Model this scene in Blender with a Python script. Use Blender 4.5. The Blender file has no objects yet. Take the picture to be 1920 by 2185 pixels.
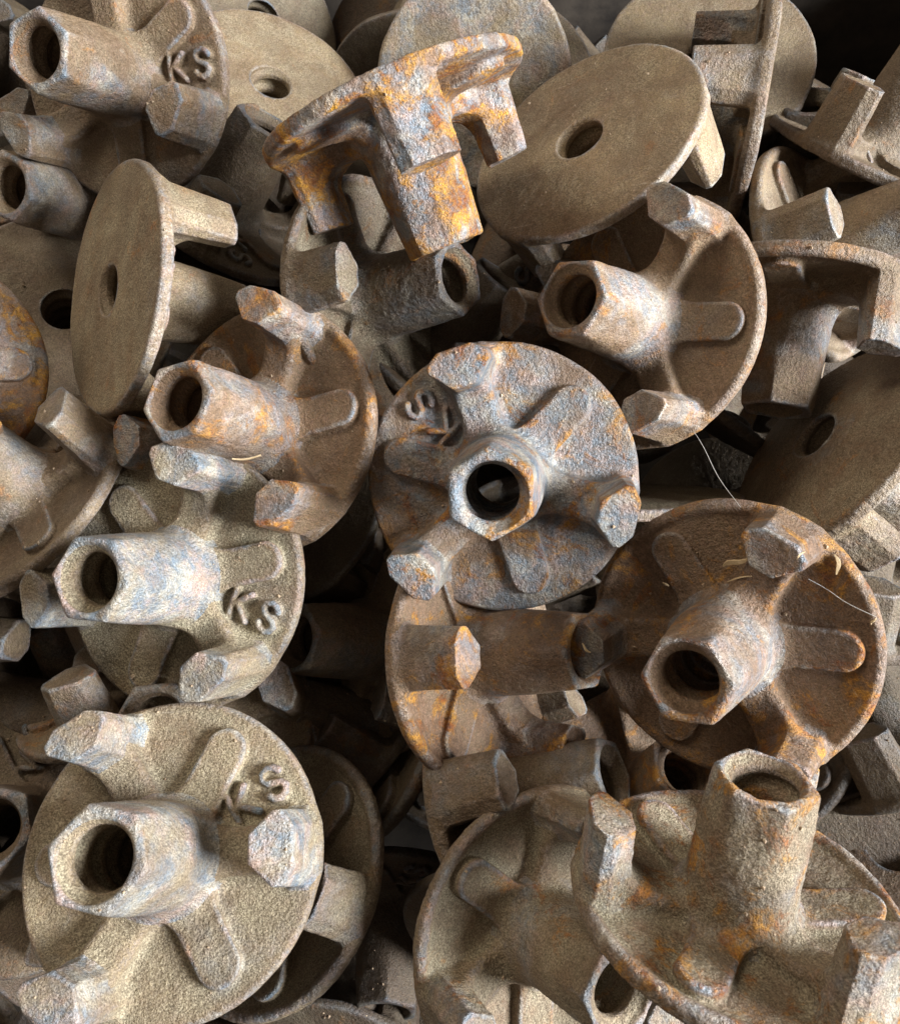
import bpy, math, random
import numpy as np
from mathutils import Vector, Quaternion, Matrix

# ------------------------------------------------------------------ camera, light, exposure
sc = bpy.context.scene
C = sc.collection
TILT = math.radians(22)
cam_d = bpy.data.cameras.new("camera")
cam = bpy.data.objects.new("camera", cam_d)
C.objects.link(cam)
sc.camera = cam
cam_d.sensor_fit = 'HORIZONTAL'
cam_d.sensor_width = 36.0
cam_d.lens = 36.0 * 1800 / 1920
cam_d.clip_start = 0.01
cam_d.clip_end = 50
cam.location = (0, 0, 0.33)
cam.rotation_euler = (TILT, 0, 0)
cam_d.dof.use_dof = True
cam_d.dof.focus_distance = 0.325
cam_d.dof.aperture_fstop = 32.0

w = bpy.data.worlds.new("World")
sc.world = w
w.use_nodes = True
bg = w.node_tree.nodes["Background"]
bg.inputs[0].default_value = (1.0, 0.86, 0.70, 1)
bg.inputs[1].default_value = 0.22

def area(name, loc, target, sx, sy, power, col):
    l = bpy.data.lights.new(name, 'AREA')
    l.shape = 'RECTANGLE'; l.size = sx; l.size_y = sy; l.energy = power; l.color = col
    o = bpy.data.objects.new(name, l); C.objects.link(o)
    o.location = loc
    o.rotation_euler = (Vector(target) - Vector(loc)).to_track_quat('-Z', 'Y').to_euler()
    return o
area("window_light", (1.80, -0.35, 1.00), (0, 0.1, 0), 0.8, 0.9, 222, (0.93, 0.97, 1.0))
area("fill_light", (-1.3, 1.5, 2.0), (0, 0.1, 0), 1.2, 1.1, 44, (1.0, 0.90, 0.74))  # warm fill lamp added from the upper left; no actual door

sc.view_settings.view_transform = 'Standard'
sc.view_settings.look = 'None'
sc.view_settings.exposure = 0.0
sc.view_settings.gamma = 1.0
sc.cycles.max_bounces = 6
sc.cycles.use_denoising = True

# ------------------------------------------------------------------ materials
def cast_iron():
    m = bpy.data.materials.new("rusty_cast_iron")
    m.use_nodes = True
    nt = m.node_tree; N = nt.nodes; L = nt.links
    N.clear()
    out = N.new('ShaderNodeOutputMaterial')
    b = N.new('ShaderNodeBsdfPrincipled')
    L.new(b.outputs[0], out.inputs[0])
    tc = N.new('ShaderNodeTexCoord')
    def attr(n, t='OBJECT'):
        a = N.new('ShaderNodeAttribute'); a.attribute_type = t; a.attribute_name = n
        return a
    seed = attr("seed")
    comb = N.new('ShaderNodeCombineXYZ')
    for i in range(3):
        mm = N.new('ShaderNodeMath'); mm.operation = 'MULTIPLY'
        L.new(seed.outputs['Fac'], mm.inputs[0]); mm.inputs[1].default_value = (7.3, 3.1, 11.7)[i]
        L.new(mm.outputs[0], comb.inputs[i])
    mp = N.new('ShaderNodeVectorMath'); mp.operation = 'SCALE'
    L.new(tc.outputs['Object'], mp.inputs[0]); mp.inputs['Scale'].default_value = 20.0
    ad = N.new('ShaderNodeVectorMath'); ad.operation = 'ADD'
    L.new(mp.outputs[0], ad.inputs[0]); L.new(comb.outputs[0], ad.inputs[1])
    vec = ad.outputs[0]
    def noise(scale, detail=4, rough=0.6, dist=0.0):
        n = N.new('ShaderNodeTexNoise')
        L.new(vec, n.inputs['Vector'])
        n.inputs['Scale'].default_value = scale; n.inputs['Detail'].default_value = detail
        n.inputs['Roughness'].default_value = rough; n.inputs['Distortion'].default_value = dist
        return n.outputs['Fac']
    def val(x, s):
        if hasattr(x, 'is_linked') or hasattr(x, 'node'): L.new(x, s)
        else: s.default_value = x
    def math_(op, a, c, clamp=False):
        n = N.new('ShaderNodeMath'); n.operation = op; n.use_clamp = clamp
        val(a, n.inputs[0]); val(c, n.inputs[1])
        return n.outputs[0]
    def ramp(x, lo, hi):
        n = N.new('ShaderNodeMapRange'); n.interpolation_type = 'SMOOTHSTEP'
        val(x, n.inputs['Value']); val(lo, n.inputs['From Min']); val(hi, n.inputs['From Max'])
        return n.outputs['Result']
    def mix(f, a, c):
        n = N.new('ShaderNodeMix'); n.data_type = 'RGBA'
        val(f, n.inputs['Factor'])
        for x, s in ((a, n.inputs['A']), (c, n.inputs['B'])):
            if isinstance(x, tuple): s.default_value = (*x, 1)
            else: L.new(x, s)
        return n.outputs['Result']
    rust, steel, dust = attr("rust").outputs['Fac'], attr("steel").outputs['Fac'], attr("dust").outputs['Fac']
    tone = attr("tone").outputs['Fac']
    wear = attr("wear", 'GEOMETRY').outputs['Fac']       # 0.5 flat, 1 sharp edge, 0 hollow
    n_big = noise(1.7, 5, 0.62, 0.4)
    n_mid = noise(6.0, 6, 0.68, 0.5)
    n_fin = noise(26.0, 5, 0.75)
    n_gr = noise(85.0, 3, 0.7)
    # base: dark oxide brown to grey brown
    base = mix(ramp(n_big, 0.3, 0.7), (0.115, 0.074, 0.040), (0.285, 0.220, 0.132))
    base = mix(ramp(n_fin, 0.35, 0.75), base, (0.26, 0.195, 0.14))
    base = mix(math_('MULTIPLY', ramp(n_mid, 0.55, 0.72), 0.5), base, (0.135, 0.080, 0.062))
    base = mix(math_('MULTIPLY', rust, 0.75, True), base, mix(ramp(n_fin, 0.3, 0.7), (0.085, 0.040, 0.028), (0.235, 0.125, 0.080)))
    # tan dust, mostly where nothing rubs
    dmask = math_('MULTIPLY', ramp(math_('ADD', noise(3.1, 6, 0.7), math_('MULTIPLY', dust, 0.35)), 0.50, 0.86), ramp(wear, 0.72, 0.40))
    dmask = math_('MULTIPLY', dmask, math_('ADD', 0.25, dust), True)
    base = mix(dmask, base, mix(ramp(n_gr, 0.3, 0.7), (0.165, 0.138, 0.092), (0.37, 0.33, 0.24)))
    # rubbed steel blue, plus pale highlights painted on edges, barrels and lugs
    em = ramp(math_('ADD', wear, math_('MULTIPLY', math_('SUBTRACT', n_fin, 0.5), 0.35)), 0.56, 0.80)
    sm = ramp(math_('ADD', noise(1.5, 5, 0.58, 0.5), math_('MULTIPLY', steel, 0.30)), 0.60, 0.78)
    sm = math_('MULTIPLY', sm, math_('ADD', 0.35, math_('MULTIPLY', ramp(n_fin, 0.30, 0.60), 0.65)))
    smask = math_('MAXIMUM', math_('MULTIPLY', em, 0.9), math_('MULTIPLY', sm, math_('ADD', 0.2, steel), True), True)
    scol = mix(ramp(n_mid, 0.35, 0.65), (0.17, 0.215, 0.26), mix(ramp(noise(4.1, 4, 0.6), 0.4, 0.6), (0.42, 0.31, 0.27), (0.46, 0.43, 0.37)))
    base = mix(smask, base, scol)
    # orange rust
    rm = ramp(math_('ADD', math_('ADD', noise(2.9, 8, 0.74, 0.6), math_('MULTIPLY', rust, 0.17)), math_('MULTIPLY', math_('SUBTRACT', wear, 0.5), 0.18)), 0.62, 0.74)
    rm = math_('MULTIPLY', rm, math_('ADD', 0.40, rust), True)
    rm = math_('MULTIPLY', rm, ramp(n_fin, 0.25, 0.58))
    rcol = mix(ramp(n_mid, 0.35, 0.62), (0.24, 0.085, 0.030), mix(rust, (0.42, 0.19, 0.075), (0.58, 0.32, 0.085)))
    base = mix(rm, base, rcol)
    # dark pits
    pit = ramp(noise(17.0, 4, 0.8), 0.70, 0.80)
    base = mix(math_('MULTIPLY', pit, 0.6), base, (0.045, 0.030, 0.024))
    # stains and faint scrape marks
    st = ramp(noise(1.1, 6, 0.7, 1.2), 0.36, 0.66)
    base = mix(math_('MULTIPLY', math_('SUBTRACT', 1.0, st), 0.45), base, (0.085, 0.055, 0.036))
    sv = N.new('ShaderNodeVectorMath'); sv.operation = 'MULTIPLY'
    L.new(vec, sv.inputs[0]); sv.inputs[1].default_value = (2.0, 38.0, 6.0)
    sn = N.new('ShaderNodeTexNoise'); sn.inputs['Scale'].default_value = 1.0; sn.inputs['Detail'].default_value = 2
    L.new(sv.outputs[0], sn.inputs['Vector'])
    scr = math_('MULTIPLY', ramp(sn.outputs['Fac'], 0.66, 0.74), ramp(n_mid, 0.48, 0.60))
    base = mix(math_('MULTIPLY', scr, 0.45), base, (0.34, 0.29, 0.23))
    # speckle
    spk = ramp(n_gr, 0.22, 0.80)
    hs = N.new('ShaderNodeHueSaturation')
    L.new(base, hs.inputs['Color'])
    hs.inputs['Saturation'].default_value = 1.12
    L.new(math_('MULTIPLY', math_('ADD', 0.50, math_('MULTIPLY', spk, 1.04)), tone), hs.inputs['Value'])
    L.new(hs.outputs[0], b.inputs['Base Color'])
    L.new(math_('MULTIPLY', smask, 0.25), b.inputs['Metallic'])
    r = math_('SUBTRACT', 0.60, math_('MULTIPLY', smask, 0.20))
    r = math_('ADD', r, math_('MULTIPLY', dmask, 0.2))
    L.new(math_('ADD', r, math_('MULTIPLY', math_('SUBTRACT', n_fin, 0.5), 0.35)), b.inputs['Roughness'])
    b.inputs['Specular IOR Level'].default_value = 0.5
    # relief: casting grain and scale
    h = math_('ADD', math_('MULTIPLY', noise(33.0, 3, 0.6), 1.0), math_('MULTIPLY', n_gr, 0.55))
    h = math_('ADD', h, math_('MULTIPLY', n_mid, 0.9))
    h = math_('ADD', h, math_('MULTIPLY', rm, 0.25))
    bp = N.new('ShaderNodeBump'); bp.inputs['Strength'].default_value = 1.0
    L.new(math_('MULTIPLY', attr("grain").outputs['Fac'], 0.0013), bp.inputs['Distance'])
    L.new(h, bp.inputs['Height']); L.new(bp.outputs[0], b.inputs['Normal'])
    return m
IRON = cast_iron()

def simple(name, c1, c2, scale, rough, bump=0.001):
    m = bpy.data.materials.new(name); m.use_nodes = True
    nt = m.node_tree; N = nt.nodes; L = nt.links
    b = N["Principled BSDF"]
    tc = N.new('ShaderNodeTexCoord'); n = N.new('ShaderNodeTexNoise'); n.inputs['Scale'].default_value = scale
    n.inputs['Detail'].default_value = 8; n.inputs['Roughness'].default_value = 0.7
    L.new(tc.outputs['Object'], n.inputs['Vector'])
    r = N.new('ShaderNodeValToRGB'); L.new(n.outputs['Fac'], r.inputs[0])
    r.color_ramp.elements[0].position = 0.35; r.color_ramp.elements[1].position = 0.7
    r.color_ramp.elements[0].color = (*c1, 1); r.color_ramp.elements[1].color = (*c2, 1)
    L.new(r.outputs[0], b.inputs['Base Color']); b.inputs['Roughness'].default_value = rough
    bp = N.new('ShaderNodeBump'); bp.inputs['Distance'].default_value = bump; L.new(n.outputs['Fac'], bp.inputs['Height'])
    L.new(bp.outputs[0], b.inputs['Normal'])
    return m

# ------------------------------------------------------------------ the casting as a distance field
R0 = 0.05          # plate radius in metres
HT = 1.0           # barrel length in plate radii
PI = math.pi
def smin(a, b, k):
    h = np.clip(0.5 + 0.5 * (b - a) / k, 0, 1)
    return b + (a - b) * h - k * h * (1 - h)
def smax(a, b, k): return -smin(-a, -b, k)
def fold(x, y, off):
    a = np.arctan2(y, x) - off
    a = (a + PI / 3) % (2 * PI / 3) - PI / 3
    r = np.sqrt(x * x + y * y)
    return r * np.cos(a), r * np.sin(a)
K_STROKES = [((.50, -.10), (.50, .10)), ((.51, -.015), (.63, .10)), ((.54, .01), (.645, -.10))]
_s = [(.875, .062), (.855, .09), (.815, .105), (.77, .09), (.755, .055), (.775, .02), (.815, .0), (.855, -.02), (.875, -.055), (.855, -.09), (.815, -.105), (.77, -.09), (.75, -.06)]
S_STROKES = list(zip(_s[:-1], _s[1:]))
def strokes(u, v, segs):
    d = None
    for (a, b) in segs:
        ax, ay = a; bx, by = b[0] - ax, b[1] - ay
        px, py = u - ax, v - ay
        t = np.clip((px * bx + py * by) / (bx * bx + by * by), 0, 1)
        q = (px - bx * t) ** 2 + (py - by * t) ** 2
        d = q if d is None else np.minimum(d, q)
    return np.sqrt(d)

def components(x, y, z, v):
    r = np.sqrt(x * x + y * y)
    zc = z - v['dish'] * np.minimum(r, 1.05) ** 2
    c = {}
    th, e = v.get('th', 0.095), 0.034
    qx, qz = r - 1 + e, np.abs(zc + th / 2) - th / 2 + e
    c['plate'] = np.sqrt(np.maximum(qx, 0) ** 2 + np.maximum(qz, 0) ** 2) + np.minimum(np.maximum(qx, qz), 0) - e
    if v['lip'] > 0:
        t = np.sqrt((r - 0.95) ** 2 + (zc + 0.012) ** 2) - v['lip']
        c['plate'] = smin(c['plate'], t, 0.04)
    c['back'] = zc + th + 0.001
    # barrel: round at the root, six flats at the mouth
    rr = 0.345 - 0.035 * z
    ap = 0.262 + 0.125 * np.clip((HT - z) / HT, 0, 1)
    hx = None
    for k in range(3):
        a = k * PI / 3 + v['hexrot']
        q = np.abs(x * math.cos(a) + y * math.sin(a)) - ap
        hx = q if hx is None else np.maximum(hx, q)
    b = smax(r - rr, hx, 0.03)
    b = smax(b, z - HT, 0.025)
    c['barrel'] = np.maximum(b, -z - 0.05)
    # lugs
    u, t = fold(x, y, 0)
    at = np.abs(t)
    taper = 0.045 * np.clip(zc, 0, 1)
    d = np.maximum(u - 0.985 + taper * .7, at - 0.232 + taper)
    d = np.maximum(d, -(u - 0.675 - taper * 1.3))
    d = smax(d, u * 0.80 + at * 0.60 - (0.985 * 0.80 + 0.140 * 0.60) + taper * 1.2, 0.006)
    d = smax(d, -u * 0.68 + at * 0.73 - (-0.675 * 0.68 + 0.095 * 0.73) + taper * 1.4, 0.006)
    d = smax(d, zc - v['lug'] - 0.10 * (0.83 - u), 0.008)
    c['lug'] = np.maximum(d, -zc - 0.04)
    # ribs carrying the lugs
    d = smax(at - 0.145, zc - 0.135 - 0.10 * np.clip((u - 0.45) / 0.3, 0, 1) ** 2, 0.06)
    c['high_rib'] = np.maximum(np.maximum(d, u - 0.80), -zc - 0.04)
    u2, t2 = fold(x, y, PI / 3)
    w = np.clip(u2, 0, 0.74)
    d = np.sqrt((u2 - w) ** 2 + t2 ** 2) - 0.142 - 0.02 * np.clip(0.7 - u2, 0, 1)
    d = smax(d, zc - v['rib'], 0.025)
    c['low_rib'] = np.maximum(d, -zc - 0.04)
    if v['letters']:
        a = PI / 6
        lu, lv = x * math.cos(a) + y * math.sin(a), -x * math.sin(a) + y * math.cos(a)
        for nm, st in (('letter_k', K_STROKES), ('letter_s', S_STROKES)):
            near = (np.abs(lu - 0.69) < 0.32) & (np.abs(lv) < 0.25) & (np.abs(zc) < 0.2)
            d = np.full(x.shape, 1.0, x.dtype)
            if near.any():
                dd = strokes(lu[near], lv[near], st) - 0.022
                dd = smax(dd, zc[near] - 0.055, 0.03)
                d[near] = np.maximum(dd, -zc[near] - 0.03)
            c[nm] = d
    ang = np.arctan2(y, x)
    ph = (z * 5.5 + ang / (2 * PI)) % 1.0
    tri = np.abs(ph * 2 - 1)
    bore = r - (0.178 + 0.034 * np.clip(tri * 2 - 0.5, 0, 1) + 0.6 * np.maximum(z - (HT - 0.06), 0) + 0.1 * np.maximum(-z - 0.04, 0))
    c['bore'] = bore
    return c

def field(x, y, z, v, comps=False):
    c = components(x, y, z, v)
    d = smin(c['plate'], c['low_rib'], 0.025)
    d = smin(d, c['high_rib'], 0.06)
    if v['letters']:
        d = smin(d, c['letter_k'], 0.022)
        d = smin(d, c['letter_s'], 0.022)
    d = smin(d, c['lug'], 0.07)
    d = smin(d, c['barrel'], 0.15)
    d = smax(d, -c['back'], 0.012)
    d = smax(d, -c['bore'], 0.014)
    return (d, c) if comps else d

def value_noise(P, f, seed):
    rs = np.random.RandomState(seed)
    G = rs.rand(32, 32, 32).astype(np.float32)
    q = P * f + 100.0
    i = np.floor(q).astype(np.int64); t = q - i; t = t * t * (3 - 2 * t)
    o = 0
    for dx in (0, 1):
        for dy in (0, 1):
            for dz in (0, 1):
                wgt = (t[:, 0] if dx else 1 - t[:, 0]) * (t[:, 1] if dy else 1 - t[:, 1]) * (t[:, 2] if dz else 1 - t[:, 2])
                o = o + wgt * G[(i[:, 0] + dx) % 32, (i[:, 1] + dy) % 32, (i[:, 2] + dz) % 32]
    return o - 0.5

def surface_net(v, h):
    xs = np.arange(-1.07, 1.07 + h, h, dtype=np.float32)
    zs = np.arange(-0.15, max(1.05, v['lug'] + v['dish'] + .1) + h, h, dtype=np.float32)
    F = np.empty((len(xs), len(xs), len(zs)), np.float32)
    Y, Z = np.meshgrid(xs, zs, indexing='ij')
    step = 12
    for i in range(0, len(xs), step):
        sl = xs[i:i + step]
        X = np.broadcast_to(sl[:, None, None], (len(sl),) + Y.shape)
        F[i:i + step] = field(np.ascontiguousarray(X), np.broadcast_to(Y, X.shape), np.broadcast_to(Z, X.shape), v)
    S = F < 0
    n = F.shape
    cnt = np.zeros((n[0] - 1, n[1] - 1, n[2] - 1), np.int8)
    for a in (0, 1):
        for b in (0, 1):
            for c in (0, 1):
                cnt += S[a:n[0] - 1 + a, b:n[1] - 1 + b, c:n[2] - 1 + c]
    act = (cnt > 0) & (cnt < 8)
    I, J, K = np.nonzero(act)
    idx = np.full(act.shape, -1, np.int32); idx[I, J, K] = np.arange(len(I))
    acc = np.zeros((len(I), 3)); m = np.zeros(len(I))
    cr = [(a, b, c) for a in (0, 1) for b in (0, 1) for c in (0, 1)]
    for p in cr:
        for ax in range(3):
            if p[ax]: continue
            q = list(p); q[ax] = 1
            f0 = F[I + p[0], J + p[1], K + p[2]]; f1 = F[I + q[0], J + q[1], K + q[2]]
            x = (f0 < 0) != (f1 < 0)
            t = np.where(x, f0 / np.where(x, f0 - f1, 1), 0)
            pos = np.array(p, float)[None] + np.zeros((len(I), 3)); pos[:, ax] = t
            acc[x] += pos[x]; m[x] += 1
    V = (np.stack([I, J, K], 1) + acc / m[:, None]) * h + np.array([xs[0], xs[0], zs[0]])
    quads = []
    for ax in range(3):
        lo = [slice(None)] * 3; hi = [slice(None)] * 3
        lo[ax] = slice(0, -1); hi[ax] = slice(1, None)
        ch = S[tuple(lo)] != S[tuple(hi)]
        E = np.stack(np.nonzero(ch), 1)
        ok = np.ones(len(E), bool)
        o1, o2 = [k for k in range(3) if k != ax]
        ok &= (E[:, o1] > 0) & (E[:, o2] > 0)
        E = E[ok]
        def at(d1, d2):
            e = E.copy(); e[:, o1] -= d1; e[:, o2] -= d2
            return idx[e[:, 0], e[:, 1], e[:, 2]]
        q = np.stack([at(1, 1), at(0, 1), at(0, 0), at(1, 0)], 1)
        flip = S[E[:, 0], E[:, 1], E[:, 2]]
        if ax == 1: flip = ~flip
        q[~flip] = q[~flip][:, ::-1]
        quads.append(q)
    Q = np.concatenate(quads)
    # settle the vertices on the surface
    e = 0.004
    for _ in range(2):
        x, y, z = V[:, 0], V[:, 1], V[:, 2]
        f = field(x, y, z, v)
        g = np.stack([field(x + e, y, z, v) - f, field(x, y + e, z, v) - f, field(x, y, z + e, v) - f], 1) / e
        stp = -f / np.maximum((g * g).sum(1), 0.3)
        V = V + np.clip(g * stp[:, None], -h * .5, h * .5)
    return V, Q

def vnormals(V, Q):
    n = np.cross(V[Q[:, 2]] - V[Q[:, 0]], V[Q[:, 3]] - V[Q[:, 1]])
    A = np.zeros_like(V)
    for k in range(4):
        for c in range(3):
            A[:, c] += np.bincount(Q[:, k], n[:, c], len(V))
    return A / np.maximum(np.linalg.norm(A, axis=1), 1e-12)[:, None]

def build_casting(v, h):
    V, Q = surface_net(v, h)
    N0 = vnormals(V, Q)
    # wear from curvature
    ea = np.concatenate([Q[:, [0, 1]], Q[:, [1, 2]], Q[:, [2, 3]], Q[:, [3, 0]]])
    ea = np.concatenate([ea, ea[:, ::-1]])
    deg = np.bincount(ea[:, 0], minlength=len(V)).astype(float)
    def avg(f):
        if f.ndim == 1: return np.bincount(ea[:, 0], f[ea[:, 1]], len(V)) / deg
        return np.stack([avg(f[:, k]) for k in range(f.shape[1])], 1)
    curv = -((avg(V) - V) * N0).sum(1) / h
    for _ in range(3): curv = avg(curv)
    wide = curv.copy()
    for _ in range(8): wide = avg(wide)
    wear = np.clip(0.5 + curv * 1.6 + wide * 2.0, 0, 1)
    # uneven cast skin
    sd = v['seed']
    disp = 0.022 * value_noise(V, 2.3, sd) + 0.007 * value_noise(V, 6.5, sd + 1) + 0.0055 * value_noise(V, 19.0, sd + 2)
    disp += 0.005 * (2 * v['rough'] - 0.9) * value_noise(V, 43.0, sd + 3)
    chip = np.clip(value_noise(V, 9.0, sd + 4) - 0.12, 0, 1) * np.clip(wear - 0.6, 0, 1)
    disp -= 0.16 * chip * (v['rough'] - 0.35)
    inner = np.hypot(V[:, 0], V[:, 1]) < 0.215
    disp[inner] *= 0.3
    V = V + N0 * (disp * v['rough'])[:, None]
    Nn = vnormals(V, Q)
    # assign faces to parts
    ctr = V[Q].mean(1)
    d, c = field(ctr[:, 0], ctr[:, 1], ctr[:, 2], v, True)
    keys = ['plate', 'barrel', 'lug', 'high_rib', 'low_rib'] + (['letter_k', 'letter_s'] if v['letters'] else [])
    M = np.stack([c[k] + (0.012 if k == 'plate' else 0.0) - (0.03 if k == 'barrel' else 0.0) for k in keys], 1)
    cl = M.argmin(1)
    ang = np.arctan2(ctr[:, 1], ctr[:, 0])
    rad = np.hypot(ctr[:, 0], ctr[:, 1])
    inb = (rad < 0.235) & (c['bore'] < 0.03) & (np.abs((vnormals(V, Q)[Q[:, 0]] * np.stack([np.cos(ang), np.sin(ang), 0 * ang], 1)).sum(1)) > 0.3) & (ctr[:, 2] < HT - 0.02)
    sector = np.round(ang / (2 * PI / 3)).astype(int) % 3
    sector2 = np.round((ang - PI / 3) / (2 * PI / 3)).astype(int) % 3
    parts = []
    def take(name, mask, extra=None):
        f = Q[mask]
        if len(f) == 0: return
        ids, inv = np.unique(f, return_inverse=True)
        inv = inv.reshape(f.shape)
        me = bpy.data.meshes.new(name)
        nv, nf = len(ids), len(f)
        me.vertices.add(nv); me.vertices.foreach_set('co', (V[ids] * R0).astype(np.float32).ravel())
        me.loops.add(nf * 4); me.loops.foreach_set('vertex_index', inv.astype(np.int32).ravel())
        me.polygons.add(nf); me.polygons.foreach_set('loop_start', np.arange(0, nf * 4, 4, dtype=np.int32))
        me.update(calc_edges=True)
        me.polygons.foreach_set('use_smooth', np.ones(nf, bool))
        a = me.attributes.new('wear', 'FLOAT', 'POINT'); a.data.foreach_set('value', wear[ids].astype(np.float32))
        me.normals_split_custom_set_from_vertices(Nn[ids].astype(np.float32))
        me.materials.append(IRON)
        parts.append((name, me, extra))
    take('plate', (cl == 0) & ~inb)
    take('barrel', (cl == 1) & ~inb)
    take('threaded_bore', inb)
    for s in range(3): take('lug', (cl == 2) & ~inb & (sector == s))
    for s in range(3): take('rib', (cl == 3) & ~inb & (sector == s))
    for s in range(3): take('rib', (cl == 4) & ~inb & (sector2 == s))
    if v['letters']:
        take('raised_letter', (cl == 5) & ~inb, 'raised cast letter K')
        take('raised_letter', (cl == 6) & ~inb, 'raised cast letter S')
    return parts

VAR = {
    'plain':  dict(dish=0.01, lip=0.0, hexrot=0.26, lug=0.52, rib=0.06, letters=False, rough=0.9, seed=51, th=0.11),
    'flat':   dict(dish=0.015, lip=0.0, hexrot=0.26, lug=0.55, rib=0.062, letters=True, rough=0.6, seed=11),
    'rimmed': dict(dish=0.05, lip=0.034, hexrot=0.52, lug=0.55, rib=0.062, letters=False, rough=0.65, seed=23),
    'dished': dict(dish=0.15, lip=0.030, hexrot=0.10, lug=0.52, rib=0.09, letters=False, rough=1.0, seed=37),
}
CAST = {k: build_casting(v, 0.0115) for k, v in VAR.items()}

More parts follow.
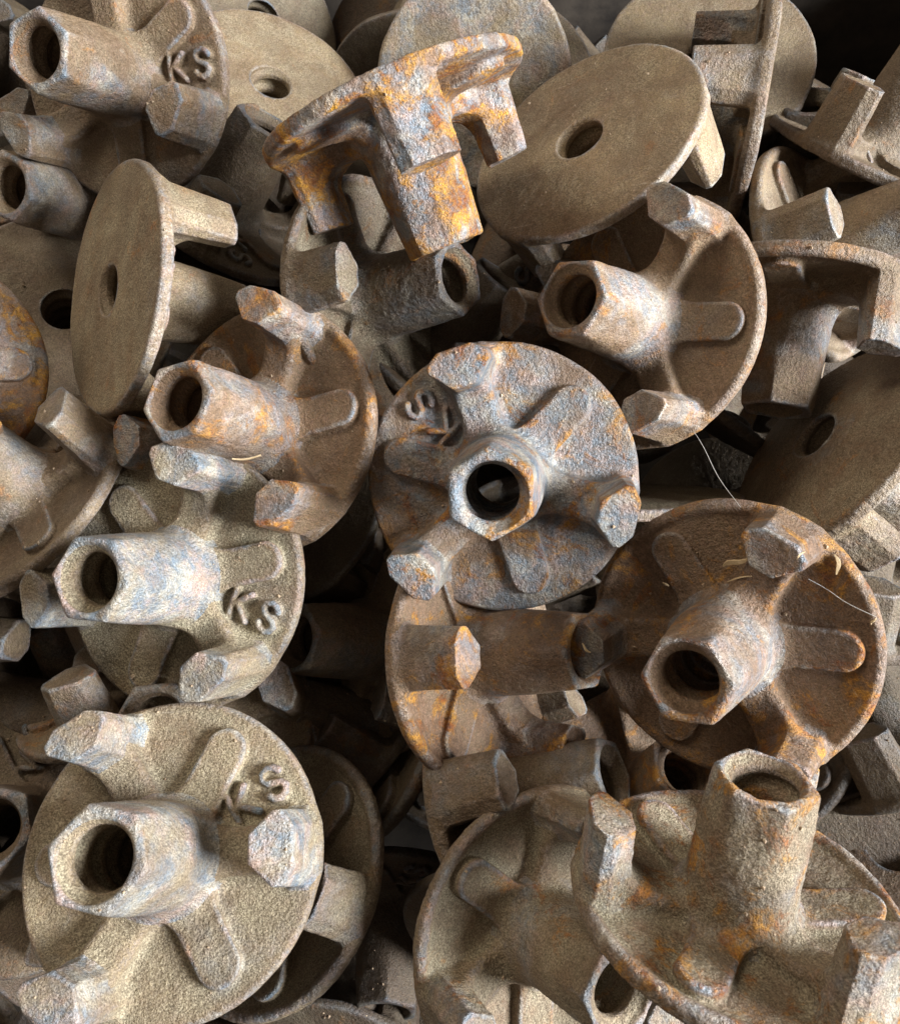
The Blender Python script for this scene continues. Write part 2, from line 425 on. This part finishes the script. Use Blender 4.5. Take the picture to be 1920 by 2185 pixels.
# ------------------------------------------------------------------ the nuts
POSES = {
    'A': ((-0.1405, 0.3092, 0.0629), (0.9024, 0.3395, -0.0715, -0.2556)),
    'B': ((-0.0911, 0.3584, 0.0135), (-0.1021, -0.8502, 0.4893, 0.1651)),
    'C': ((-0.0198, 0.2491, 0.0999), (-0.2132, -0.7071, 0.5265, -0.4211)),
    'D': ((0.0559, 0.2697, 0.0648), (0.0227, 0.9553, -0.1095, 0.2738)),
    'E': ((0.0121, 0.3654, 0.0126), (0.3882, -0.6963, 0.5831, 0.1564)),
    'G': ((0.1244, 0.3543, 0.0339), (0.0322, -0.7945, -0.6019, -0.0733)),
    'J': ((-0.1308, 0.2072, 0.0520), (-0.0210, 0.8826, 0.1893, 0.4298)),
    'K': ((-0.0733, 0.1536, 0.0347), (-0.8627, -0.1945, 0.1229, 0.4504)),
    'L': ((-0.0349, 0.2173, 0.0312), (-0.1208, 0.4122, -0.1765, 0.8856)),
    'M': ((0.0757, 0.1948, 0.0472), (-0.7232, -0.3348, 0.1951, 0.5717)),
    'N': ((0.1443, 0.2171, 0.0355), (-0.5513, -0.6738, 0.4385, -0.2232)),
    'O': ((0.1531, 0.1574, 0.0201), (0.3653, 0.8124, 0.1878, 0.4139)),
    'P': ((0.0188, 0.1281, 0.0453), (0.5838, 0.1023, -0.2415, 0.7684)),
    'Q': ((-0.1015, 0.0961, 0.0259), (0.8756, 0.2005, -0.0610, -0.4352)),
    'R': ((-0.0918, -0.0011, 0.0318), (0.9984, 0.0029, -0.0461, 0.0316)),
    'S': ((-0.0652, -0.0087, -0.0295), (0.3404, 0.2087, -0.1990, -0.8950)),
    'T': ((0.0989, 0.0704, 0.0354), (0.7858, 0.3522, -0.1168, -0.4947)),
    'U': ((0.0103, 0.0733, 0.0013), (-0.0688, 0.4208, -0.1062, 0.8983)),
    'V': ((0.0312, -0.0241, -0.0067), (0.7033, 0.2717, 0.0585, 0.6543)),
    'W': ((0.0873, -0.0173, 0.0424), (0.7668, -0.3737, -0.1825, -0.4890)),
    'AI': ((0.0214, 0.0197, -0.0277), (0.0343, -0.4504, -0.0611, -0.8901)),
    'F': ((0.1338, 0.3080, 0.0483), (0.5287, -0.5646, -0.4885, 0.4038)),
    'H': ((0.1962, 0.3005, 0.0281), (0.2536, -0.2327, -0.1965, -0.9181)),
    'I': ((0.1636, 0.2519, 0.0182), (-0.7271, -0.2672, -0.2416, -0.5844)),
    'X': ((-0.1754, 0.2914, 0.0055), (0.9423, 0.2807, -0.1315, -0.1261)),
    'Y': ((-0.1820, 0.2354, -0.0040), (0.1224, 0.2281, -0.9598, -0.1087)),
    'Z': ((-0.2110, 0.1761, 0.0484), (0.8814, -0.0448, 0.2459, -0.4008)),
    'AA': ((-0.1712, 0.1342, 0.0175), (0.9638, -0.1424, -0.2079, 0.0873)),
    'AB': ((-0.1983, 0.0552, -0.0377), (0.2530, 0.6459, 0.1808, 0.6972)),
    'AC': ((-0.1344, 0.0683, -0.0320), (0.6895, -0.1999, -0.3731, -0.5877)),
    'AD': ((-0.1661, 0.0064, -0.0229), (-0.8509, -0.0404, -0.0910, -0.5158)),
    'AE': ((-0.1082, 0.0486, -0.0314), (0.9827, 0.0451, 0.0020, 0.1798)),
    'AF': ((-0.0338, 0.0880, -0.0443), (-0.9453, -0.0670, 0.3161, -0.0455)),
    'AG': ((-0.0742, 0.1479, -0.0223), (-0.0710, -0.8687, -0.4641, -0.1577)),
    'AH': ((-0.0336, 0.0652, -0.0780), (-0.7167, -0.0374, 0.5294, 0.4523)),
    'AJ': ((0.0858, 0.0201, -0.0448), (-0.9789, 0.1044, -0.0174, 0.1745)),
    'AK': ((0.1845, -0.0016, -0.0501), (0.1312, 0.7629, -0.5748, 0.2654)),
    'AL': ((0.1779, 0.1089, -0.0366), (-0.5688, 0.2229, 0.2785, 0.7411)),
    'AM': ((0.0802, 0.1459, -0.0218), (0.4426, 0.7741, -0.3837, 0.2400)),
    'AO': ((0.1025, 0.2613, -0.0135), (0.2799, 0.1409, 0.9496, -0.0008)),
    'AP': ((-0.1128, 0.2924, 0.0017), (0.5723, -0.3745, 0.0307, -0.7289)),
    'AQ': ((-0.1134, 0.4605, -0.0260), (0.3538, -0.4189, -0.8361, 0.0178)),
    'AR': ((-0.0225, 0.4166, -0.0441), (-0.5998, 0.7517, -0.2494, -0.1142)),
    'AS': ((0.0327, 0.3946, -0.0186), (0.4787, 0.1574, -0.2038, 0.8394)),
    'AT': ((0.0505, 0.2156, -0.0094), (0.7236, 0.1874, -0.3927, 0.5358)),
    'AU': ((-0.0043, 0.2164, -0.0156), (0.5892, -0.3867, 0.0062, -0.7094)),
    'AV': ((0.2035, 0.0445, -0.0575), (-0.4716, 0.0679, 0.5878, 0.6538)),
    'AX': ((0.1760, 0.3115, -0.0104), (-0.0818, 0.0961, -0.1443, -0.9815)),
    'AY': ((-0.2217, 0.3264, -0.0151), (0.1823, 0.9759, 0.1092, 0.0502)),
}

def nut(pos, quat, kind, label, rust, steel, dust, tone, grain, seed, group):
    e = bpy.data.objects.new('flanged_wing_nut', None)
    e.empty_display_size = 0.01
    C.objects.link(e)
    e.location = pos; e.rotation_mode = 'QUATERNION'; e.rotation_quaternion = quat
    e['label'] = label; e['category'] = 'nut'; e['group'] = group
    barrel = None
    for name, me, extra in CAST[kind]:
        o = bpy.data.objects.new(name, me)
        C.objects.link(o)
        if name == 'threaded_bore' and barrel is not None: o.parent = barrel
        else: o.parent = e
        if name == 'barrel': barrel = o
        if extra: o['label'] = extra
        o['rust'] = float(rust); o['steel'] = float(steel) + 0.25 if name in ('barrel', 'lug') else float(steel) * (1.0 if steel > 0.55 else 0.35); o['dust'] = float(dust)  # extra steel on barrels and lugs paints paler highlights there
        o['tone'] = float(tone); o['grain'] = float(grain); o['seed'] = float(seed)
    return e

GROUP = 'rusty flanged wing nuts heaped in the bin'
# kind, rust, steel, dust, tone (lowered for most buried nuts: shade in colour), grain, label
META = {
    'A': ('flat', 0.35, 0.45, 0.35, 0.95, 0.7, 'top left corner nut, barrel pointing up left, worn raised mark beside its lug'),
    'B': ('flat', 0.1, 0.1, 0.5, 0.95, 0.35, 'smooth flat back of a brown nut with round hole, right of the top left nut'),
    'C': ('plain', 0.85, 0.6, 0.1, 1.15, 0.9, 'nut on its side covered in bright yellow orange rust, barrel pointing down, near the top'),
    'D': ('flat', 0.15, 0.25, 0.45, 1.15, 0.5, 'large tilted brown back plate with oval hole and bright edge beside the yellow rusted nut'),
    'E': ('flat', 0.0, 0.58, 0.45, 1.2, 0.4, 'grey shiny back plate standing behind the yellow rusted nut at the top'),
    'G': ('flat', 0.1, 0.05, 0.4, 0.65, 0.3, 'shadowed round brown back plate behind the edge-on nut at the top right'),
    'J': ('flat', 0.2, 0.15, 0.65, 1.1, 0.45, 'tan back plate standing on edge, oval hole, one lug and barrel pointing right'),
    'K': ('rimmed', 0.56, 0.4, 0.1, 1.05, 0.7, 'purple brown nut left of centre with hexagonal barrel pointing left and a raised rim'),
    'L': ('dished', 0.4, 0.3, 0.6, 0.75, 1.5, 'crusty dark nut with a rough barrel pointing right beneath the yellow rusted nut'),
    'M': ('rimmed', 0.5, 0.35, 0.2, 1.0, 0.6, 'brown nut right of centre with pale hexagonal barrel pointing left and a bright raised rim'),
    'N': ('rimmed', 0.35, 0.35, 0.3, 0.9, 0.9, 'nut at the right edge seen from below its rim, shaded barrel pointing straight down'),
    'O': ('dished', 0.35, 0.1, 0.5, 0.95, 0.8, 'streaked brown back plate with an oval hole at the right edge, lower edge bright'),
    'P': ('flat', 0.65, 0.85, 0.0, 0.78, 0.7, 'blue grey nut in the centre, barrel facing the viewer, KS at its upper left'),
    'Q': ('flat', 0.15, 0.55, 0.8, 1.0, 0.85, 'sandy olive nut at the left with letters KS at the lower right of its plate'),
    'R': ('flat', 0.1, 0.55, 0.7, 1.05, 0.75, 'large sandy grey nut at the bottom left, letters KS at upper right of its plate'),
    'S': ('dished', 0.25, 0.25, 0.6, 0.8, 0.8, 'dished nut with a shadowed hollow and raised tan rim, behind the large bottom left nut'),
    'T': ('rimmed', 0.67, 0.35, 0.0, 1.0, 1.0, 'large red brown nut at the right, wide barrel mouth, straw on its plate'),
    'U': ('rimmed', 0.7, 0.25, 0.2, 1.0, 0.9, 'nut seen from the side below the blue grey one, barrel pointing right'),
    'V': ('dished', 0.35, 0.3, 0.65, 0.95, 0.9, 'large dished nut at the bottom centre, yellow stained barrel pointing lower right'),
    'W': ('dished', 0.66, 0.35, 0.75, 1.05, 1.2, 'crusty nut at the bottom right, barrel pointing up, orange rust at its root'),
    'AI': ('rimmed', 0.3, 0.2, 0.4, 0.8, 0.9, 'dark nut under the side-on one, barrel mouth facing right above the big dished nut'),
    'F': ('rimmed', 0.35, 0.4, 0.3, 0.85, 0.8, 'nut seen edge-on at the top right, thin bright plate with a square lug pointing left'),
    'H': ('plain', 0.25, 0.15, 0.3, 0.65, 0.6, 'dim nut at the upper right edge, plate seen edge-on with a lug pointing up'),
    'I': ('rimmed', 0.2, 0.25, 0.4, 0.9, 0.5, 'nut at the right below the tilted dim plate, two square lugs pointing right'),
    'X': ('flat', 0.3, 0.3, 0.4, 1.0, 0.7, 'nut under the top left one, its barrel mouth cut by the left picture edge'),
    'Y': ('flat', 0.25, 0.2, 0.4, 0.85, 0.4, 'brown back plate at the left edge behind the standing tan plate'),
    'Z': ('rimmed', 0.85, 0.7, 0.0, 0.75, 0.6, 'dark nut at the left edge with bright orange rust patches on its rim'),
    'AA': ('rimmed', 0.25, 0.35, 0.3, 0.8, 0.5, 'nut at the left edge with lug pointing up left and rib across its glossy plate'),
    'AB': ('flat', 0.2, 0.2, 0.3, 0.6, 0.6, 'dark nut at the left edge below the sandy olive one, one lug showing'),
    'AC': ('flat', 0.4, 0.2, 0.4, 0.85, 0.8, 'nut tucked under the lower left of the sandy olive one, one tan lug showing'),
    'AD': ('flat', 0.3, 0.2, 0.3, 0.65, 0.7, 'nut at the left edge behind the large bottom left nut, wide barrel cut by edge'),
    'AE': ('flat', 0.3, 0.35, 0.4, 0.9, 0.7, 'nut between the two sandy ones at the left, barrel mouth just above the lower plate'),
    'AF': ('rimmed', 0.35, 0.2, 0.3, 0.95, 0.6, 'shadowed nut right of the sandy olive one, barrel mouth facing left'),
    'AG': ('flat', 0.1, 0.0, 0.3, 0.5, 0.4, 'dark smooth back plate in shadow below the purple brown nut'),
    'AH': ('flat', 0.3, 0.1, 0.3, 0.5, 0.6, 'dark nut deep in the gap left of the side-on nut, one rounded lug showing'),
    'AJ': ('flat', 0.6, 0.2, 0.3, 0.8, 0.6, 'shadowed nut with ochre barrel mouth under the red brown nut'),
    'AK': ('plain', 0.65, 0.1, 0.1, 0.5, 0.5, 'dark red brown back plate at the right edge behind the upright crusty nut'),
    'AL': ('flat', 0.2, 0.15, 0.5, 0.6, 0.6, 'nut behind the upper right of the red brown nut, one olive lug showing'),
    'AM': ('flat', 0.1, 0.2, 0.8, 1.1, 0.8, 'sandy nut wedged between the blue grey and the red brown nuts'),
    'AO': ('flat', 0.2, 0.1, 0.3, 0.6, 0.5, 'dark back plate under the pale barrelled nut right of centre'),
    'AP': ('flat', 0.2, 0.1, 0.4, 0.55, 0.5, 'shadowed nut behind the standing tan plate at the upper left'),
    'AQ': ('flat', 0.1, 0.1, 0.5, 0.6, 0.4, 'dim plate at the top edge behind the smooth holed brown plate'),
    'AR': ('flat', 0.1, 0.0, 0.4, 0.5, 0.4, 'dim brown plate left of the grey shiny plate at the top'),
    'AS': ('flat', 0.1, 0.0, 0.4, 0.6, 0.4, 'plate edge just right of the grey shiny plate at the top'),
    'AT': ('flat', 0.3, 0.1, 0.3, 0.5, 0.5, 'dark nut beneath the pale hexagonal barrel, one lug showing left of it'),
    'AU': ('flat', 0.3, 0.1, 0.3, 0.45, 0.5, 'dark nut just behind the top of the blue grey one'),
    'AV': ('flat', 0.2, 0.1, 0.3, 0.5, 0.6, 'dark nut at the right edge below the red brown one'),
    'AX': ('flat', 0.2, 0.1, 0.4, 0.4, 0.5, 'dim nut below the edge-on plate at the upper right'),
    'AY': ('flat', 0.2, 0.1, 0.4, 0.65, 0.5, 'plate at the left edge behind the barrel cut by the picture edge'),
}

for i, (k, (kind, rust, steel, dust, tone, grain, label)) in enumerate(META.items()):
    p, q = POSES[k]
    nut(p, q, kind, label, rust, steel, dust, tone, grain, 1.37 * i + 0.5, GROUP)

# deeper layers, seen only in gaps; low tone puts shade into their colour
rnd = random.Random(7)
FILL = []
for layer, dz, gap in ((0, -0.085, 0.078), (1, -0.165, 0.088)):
    ny = int(0.74 / gap); nx = int(0.66 / gap)
    for iy in range(ny):
        for ix in range(nx):
            x = -0.33 + gap * (ix + 0.5) + rnd.uniform(-.015, .015) + (gap / 2 if iy % 2 else 0)
            y = -0.22 + gap * (iy + 0.5) + rnd.uniform(-.015, .015)
            if abs(x) > 0.31 or y > 0.46: continue
            z = 0.02 + dz + rnd.uniform(-.012, .012)
            ax = Vector((rnd.gauss(0, .8), rnd.gauss(0, .8), rnd.choice((-1, 1)) * 0.9)).normalized()
            q = Vector((0, 0, 1)).rotation_difference(ax) @ Quaternion((0, 0, 1), rnd.uniform(0, 6.28))
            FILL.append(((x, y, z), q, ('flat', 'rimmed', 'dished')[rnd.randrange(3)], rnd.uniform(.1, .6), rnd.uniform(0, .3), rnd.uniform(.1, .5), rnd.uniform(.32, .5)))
N0 = len(FILL)
for p_, q_, k_ in (((-0.028, -0.022, -0.13), (0.8, 0.5, -0.2, 0.3), 'flat'), ((-0.035, -0.085, -0.14), (0.3, 0.9, 0.2, 0.1), 'rimmed'), ((0.005, 0.045, -0.17), (0.9, -0.3, 0.3, 0.5), 'flat')):
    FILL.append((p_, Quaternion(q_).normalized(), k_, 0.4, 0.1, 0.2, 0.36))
KEEP = [9, 18, 20, 22, 25, 27, 28, 29, 33, 35, 36, 37, 38, 41, 43, 45, 46, 50, 52, 56, 58, 59, 60, 61, 64, 65, 67, 69, 70, 79, 80, 81, 82, 100, 105, 110, 111, 112, 127]      # the ones some gap shows
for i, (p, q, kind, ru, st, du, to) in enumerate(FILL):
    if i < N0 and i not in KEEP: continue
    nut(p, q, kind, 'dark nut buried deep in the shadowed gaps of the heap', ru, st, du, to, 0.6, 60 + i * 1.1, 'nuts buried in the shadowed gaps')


# ------------------------------------------------------------------ the bin
def box(name, lo, hi, mat, parent=None, bev=0.0):
    import bmesh
    bm = bmesh.new(); bmesh.ops.create_cube(bm, size=1)
    for vv in bm.verts:
        vv.co = Vector([lo[i] + (hi[i] - lo[i]) * (vv.co[i] + 0.5) for i in range(3)])
    if bev: bmesh.ops.bevel(bm, geom=bm.edges[:], offset=bev, segments=2, affect='EDGES')
    me = bpy.data.meshes.new(name); bm.to_mesh(me); bm.free(); me.materials.append(mat)
    o = bpy.data.objects.new(name, me); C.objects.link(o)
    if parent: o.parent = parent
    return o
BINM = simple("dark_painted_steel", (0.018, 0.014, 0.012), (0.07, 0.055, 0.042), 30, 0.6, 0.0006)
FLOORM = simple("dirty_concrete", (0.05, 0.045, 0.04), (0.10, 0.09, 0.08), 12, 0.9, 0.001)
bn = bpy.data.objects.new('steel_bin', None); C.objects.link(bn); bn.location = (0, 0.12, -0.30)
bn['label'] = 'dark steel bin whose walls show at the edges around the heap of nuts'; bn['category'] = 'bin'
X0, X1, Y0, Y1, Z0, Z1 = -0.36, 0.36, -0.38, 0.40, -0.0, 0.36
box('bin_floor', (X0, Y0, Z0), (X1, Y1, Z0 + 0.004), BINM, bn)
box('wall', (X0 - .004, Y1, Z0), (X1 + .004, Y1 + 0.004, Z1), BINM, bn)
box('wall', (X0 - .004, Y0 - .004, Z0), (X1 + .004, Y0, Z1), BINM, bn)
box('wall', (X0 - .004, Y0, Z0), (X0, Y1, Z1), BINM, bn)
box('wall', (X1, Y0, Z0), (X1 + .004, Y1, Z1), BINM, bn)
fl = box('floor', (-3, -3, -0.32), (3, 3, -0.302), FLOORM); fl['kind'] = 'structure'
SPLINTERS = [
    ((-0.0779, 0.1312, 0.0578), (0.108, -0.986, -0.129), (-0.0684, 0.1347, 0.0564), 0.0011, 'straw splinter lying along the barrel of the purple brown nut'),
    ((0.0956, 0.0919, 0.0510), (-0.464, -0.526, 0.713), (0.0925, 0.0825, 0.0817), 0.0022, 'broad chip of wood by the upper lug of the red brown nut'),
    ((0.0967, 0.0876, 0.0489), (-0.548, -0.182, 0.816), (0.0932, 0.0817, 0.0816), 0.0006, 'thin straw crossing the wood chip on the red brown nut'),
    ((0.1236, 0.0890, 0.0732), (-0.309, -0.379, 0.872), (0.1254, 0.0841, 0.0693), 0.0014, 'curled wood chip at the upper right rim of the red brown nut'),
    ((0.1350, 0.0677, 0.0668), (-0.760, -0.474, 0.444), (0.1357, 0.0697, 0.0686), 0.0008, 'short upright splinter near the right rim of the red brown nut'),
    ((0.0462, 0.0678, 0.0390), (-0.423, -0.450, 0.787), (0.0494, 0.0651, 0.0389), 0.0009, 'straw bit on the left lug of the red brown nut'),
    ((0.0516, 0.1449, 0.0525), (-0.528, -0.540, 0.655), (0.0560, 0.1471, 0.0520), 0.0007, 'white fibre on the upper right rib of the blue grey nut'),
    ((0.0434, 0.1063, 0.0287), (-0.894, 0.446, 0.047), (0.0475, 0.1053, 0.0262), 0.0007, 'straw bit near the lower rim of the blue grey nut'),
    ((0.0572, 0.1509, 0.0547), (-0.184, -0.481, 0.857), (0.0586, 0.1470, 0.0548), 0.0006, 'tiny splinter right of the rib on the blue grey nut'),
    ((0.0772, 0.0912, 0.0373), (-0.426, -0.575, 0.698), (0.0793, 0.0895, 0.0372), 0.0006, 'tiny splinter on the left rib of the red brown nut'),
    ((0.0240, 0.1680, 0.0602), (-0.081, -0.548, 0.833), (0.0261, 0.1661, 0.0593), 0.0008, 'tiny straw at the top rim of the blue grey nut'),
    ((0.1037, 0.0818, 0.0910), (-0.576, -0.518, 0.632), (0.1062, 0.0838, 0.0897), 0.0006, 'tiny splinter on the upper lug of the red brown nut'),
]
FIBRES = [
    ((0.0907, 0.1497, 0.0451), (0.0971, 0.1076, 0.0669), 'pale fibre strung from the lug of the pale barrelled nut down to the gap below'),
    ((0.1181, 0.0836, 0.0628), (0.1347, 0.0695, 0.0681), 'fine hair stretched across the red brown nut from its upper lug to the right rim'),
]

WOOD = simple("dry_straw", (0.38, 0.26, 0.13), (0.62, 0.48, 0.30), 300, 0.7, 0.0002)
FIBRE = simple("pale_fibre", (0.45, 0.43, 0.40), (0.6, 0.58, 0.55), 300, 0.5, 0.0001)
rs = random.Random(3)
for p, n, q, wd, label in SPLINTERS:
    p, n, q = Vector(p), Vector(n).normalized(), Vector(q)
    d = q - p; L_ = min(d.length, 0.011)
    d = (d - n * d.dot(n) * 0.7).normalized()
    sd = n.cross(d).normalized()
    V_, F_ = [], []
    K_ = 7
    for i in range(K_ + 1):
        t = i / K_
        c = p + d * (L_ * t) + n * (0.0006 + 0.0007 * math.sin(t * 3.1)) + sd * (wd * 0.5 * math.sin(t * 4 + wd * 9000))
        w_ = wd * (0.25 + 0.75 * math.sin(PI * min(1, max(0.06, t * 0.92 + 0.05)))) * rs.uniform(.8, 1.1) * 0.5
        h_ = 0.00025
        V_ += [c + sd * w_ - n * h_, c + sd * w_ * 0.8 + n * h_, c - sd * w_ * 0.8 + n * h_, c - sd * w_ - n * h_]
    for i in range(K_):
        for k in range(4):
            F_.append((4 * i + k, 4 * i + (k + 1) % 4, 4 * i + 4 + (k + 1) % 4, 4 * i + 4 + k))
    F_ += [(3, 2, 1, 0), tuple(4 * K_ + k for k in range(4))]
    org = V_[0].copy()
    me = bpy.data.meshes.new('splinter'); me.from_pydata([tuple(c - org) for c in V_], [], F_); me.materials.append(WOOD)
    o = bpy.data.objects.new('wood_splinter', me); C.objects.link(o); o.location = org
    o['label'] = label; o['category'] = 'splinter'; o['group'] = 'bits of straw and wood caught on the nuts'
for p, q, label in FIBRES:
    p, q = Vector(p), Vector(q)
    V_, F_ = [], []
    for i in range(16):
        t = i / 15
        c = (q - p) * t + Vector((0.0006 * math.sin(t * 7), 0, 0.0012 - 0.0006 * math.sin(PI * t)))
        for k in range(4):
            V_.append((c.x + 0.00009 * math.cos(k * PI / 2), c.y + 0.00009 * math.sin(k * PI / 2), c.z))
            if i: F_.append((4 * i - 4 + k, 4 * i - 4 + (k + 1) % 4, 4 * i + (k + 1) % 4, 4 * i + k))
    me = bpy.data.meshes.new('fibre'); me.from_pydata(V_, [], F_); me.materials.append(FIBRE)
    o = bpy.data.objects.new('fibre', me); C.objects.link(o); o.location = p
    o['label'] = label; o['category'] = 'fibre'; o['group'] = 'loose fibres strung over the nuts'

# loose grit and rust crumbs lying where something flat enough holds them
bpy.context.view_layer.update()
dg = bpy.context.evaluated_depsgraph_get()
rg = random.Random(5)
V_, F_ = [], []
for i in range(2600):
    x, y = rg.uniform(-.22, .22), rg.uniform(-.08, .34)
    hit, loc, nrm, _, ob, _ = sc.ray_cast(dg, Vector((x, y, 0.25)), Vector((0, 0, -1)))
    if not hit or nrm.z < 0.72: continue
    s_ = 0.00016 + 0.00055 * rg.random() ** 4
    b0 = len(V_)
    for dx, dy, dz in ((1, 0, 0), (-1, 0, 0), (0, 1, 0), (0, -1, 0), (0, 0, 1), (0, 0, -1)):
        k_ = s_ * rg.uniform(.6, 1.5)
        V_.append((loc.x + dx * k_ + rg.uniform(-.3, .3) * s_, loc.y + dy * k_ + rg.uniform(-.3, .3) * s_, loc.z + s_ * .3 + dz * k_))
    for a_, b_, c_ in ((0, 2, 4), (2, 1, 4), (1, 3, 4), (3, 0, 4), (2, 0, 5), (1, 2, 5), (3, 1, 5), (0, 3, 5)):
        F_.append((b0 + a_, b0 + b_, b0 + c_))
me = bpy.data.meshes.new('grit'); me.from_pydata(V_, [], F_)
me.materials.append(simple("rust_grit", (0.16, 0.09, 0.05), (0.48, 0.38, 0.26), 900, 0.8, 0.0001))
o = bpy.data.objects.new('grit', me); C.objects.link(o); o['kind'] = 'stuff'
o['label'] = 'fine rust grit and crumbs scattered over the nuts'; o['category'] = 'grit'
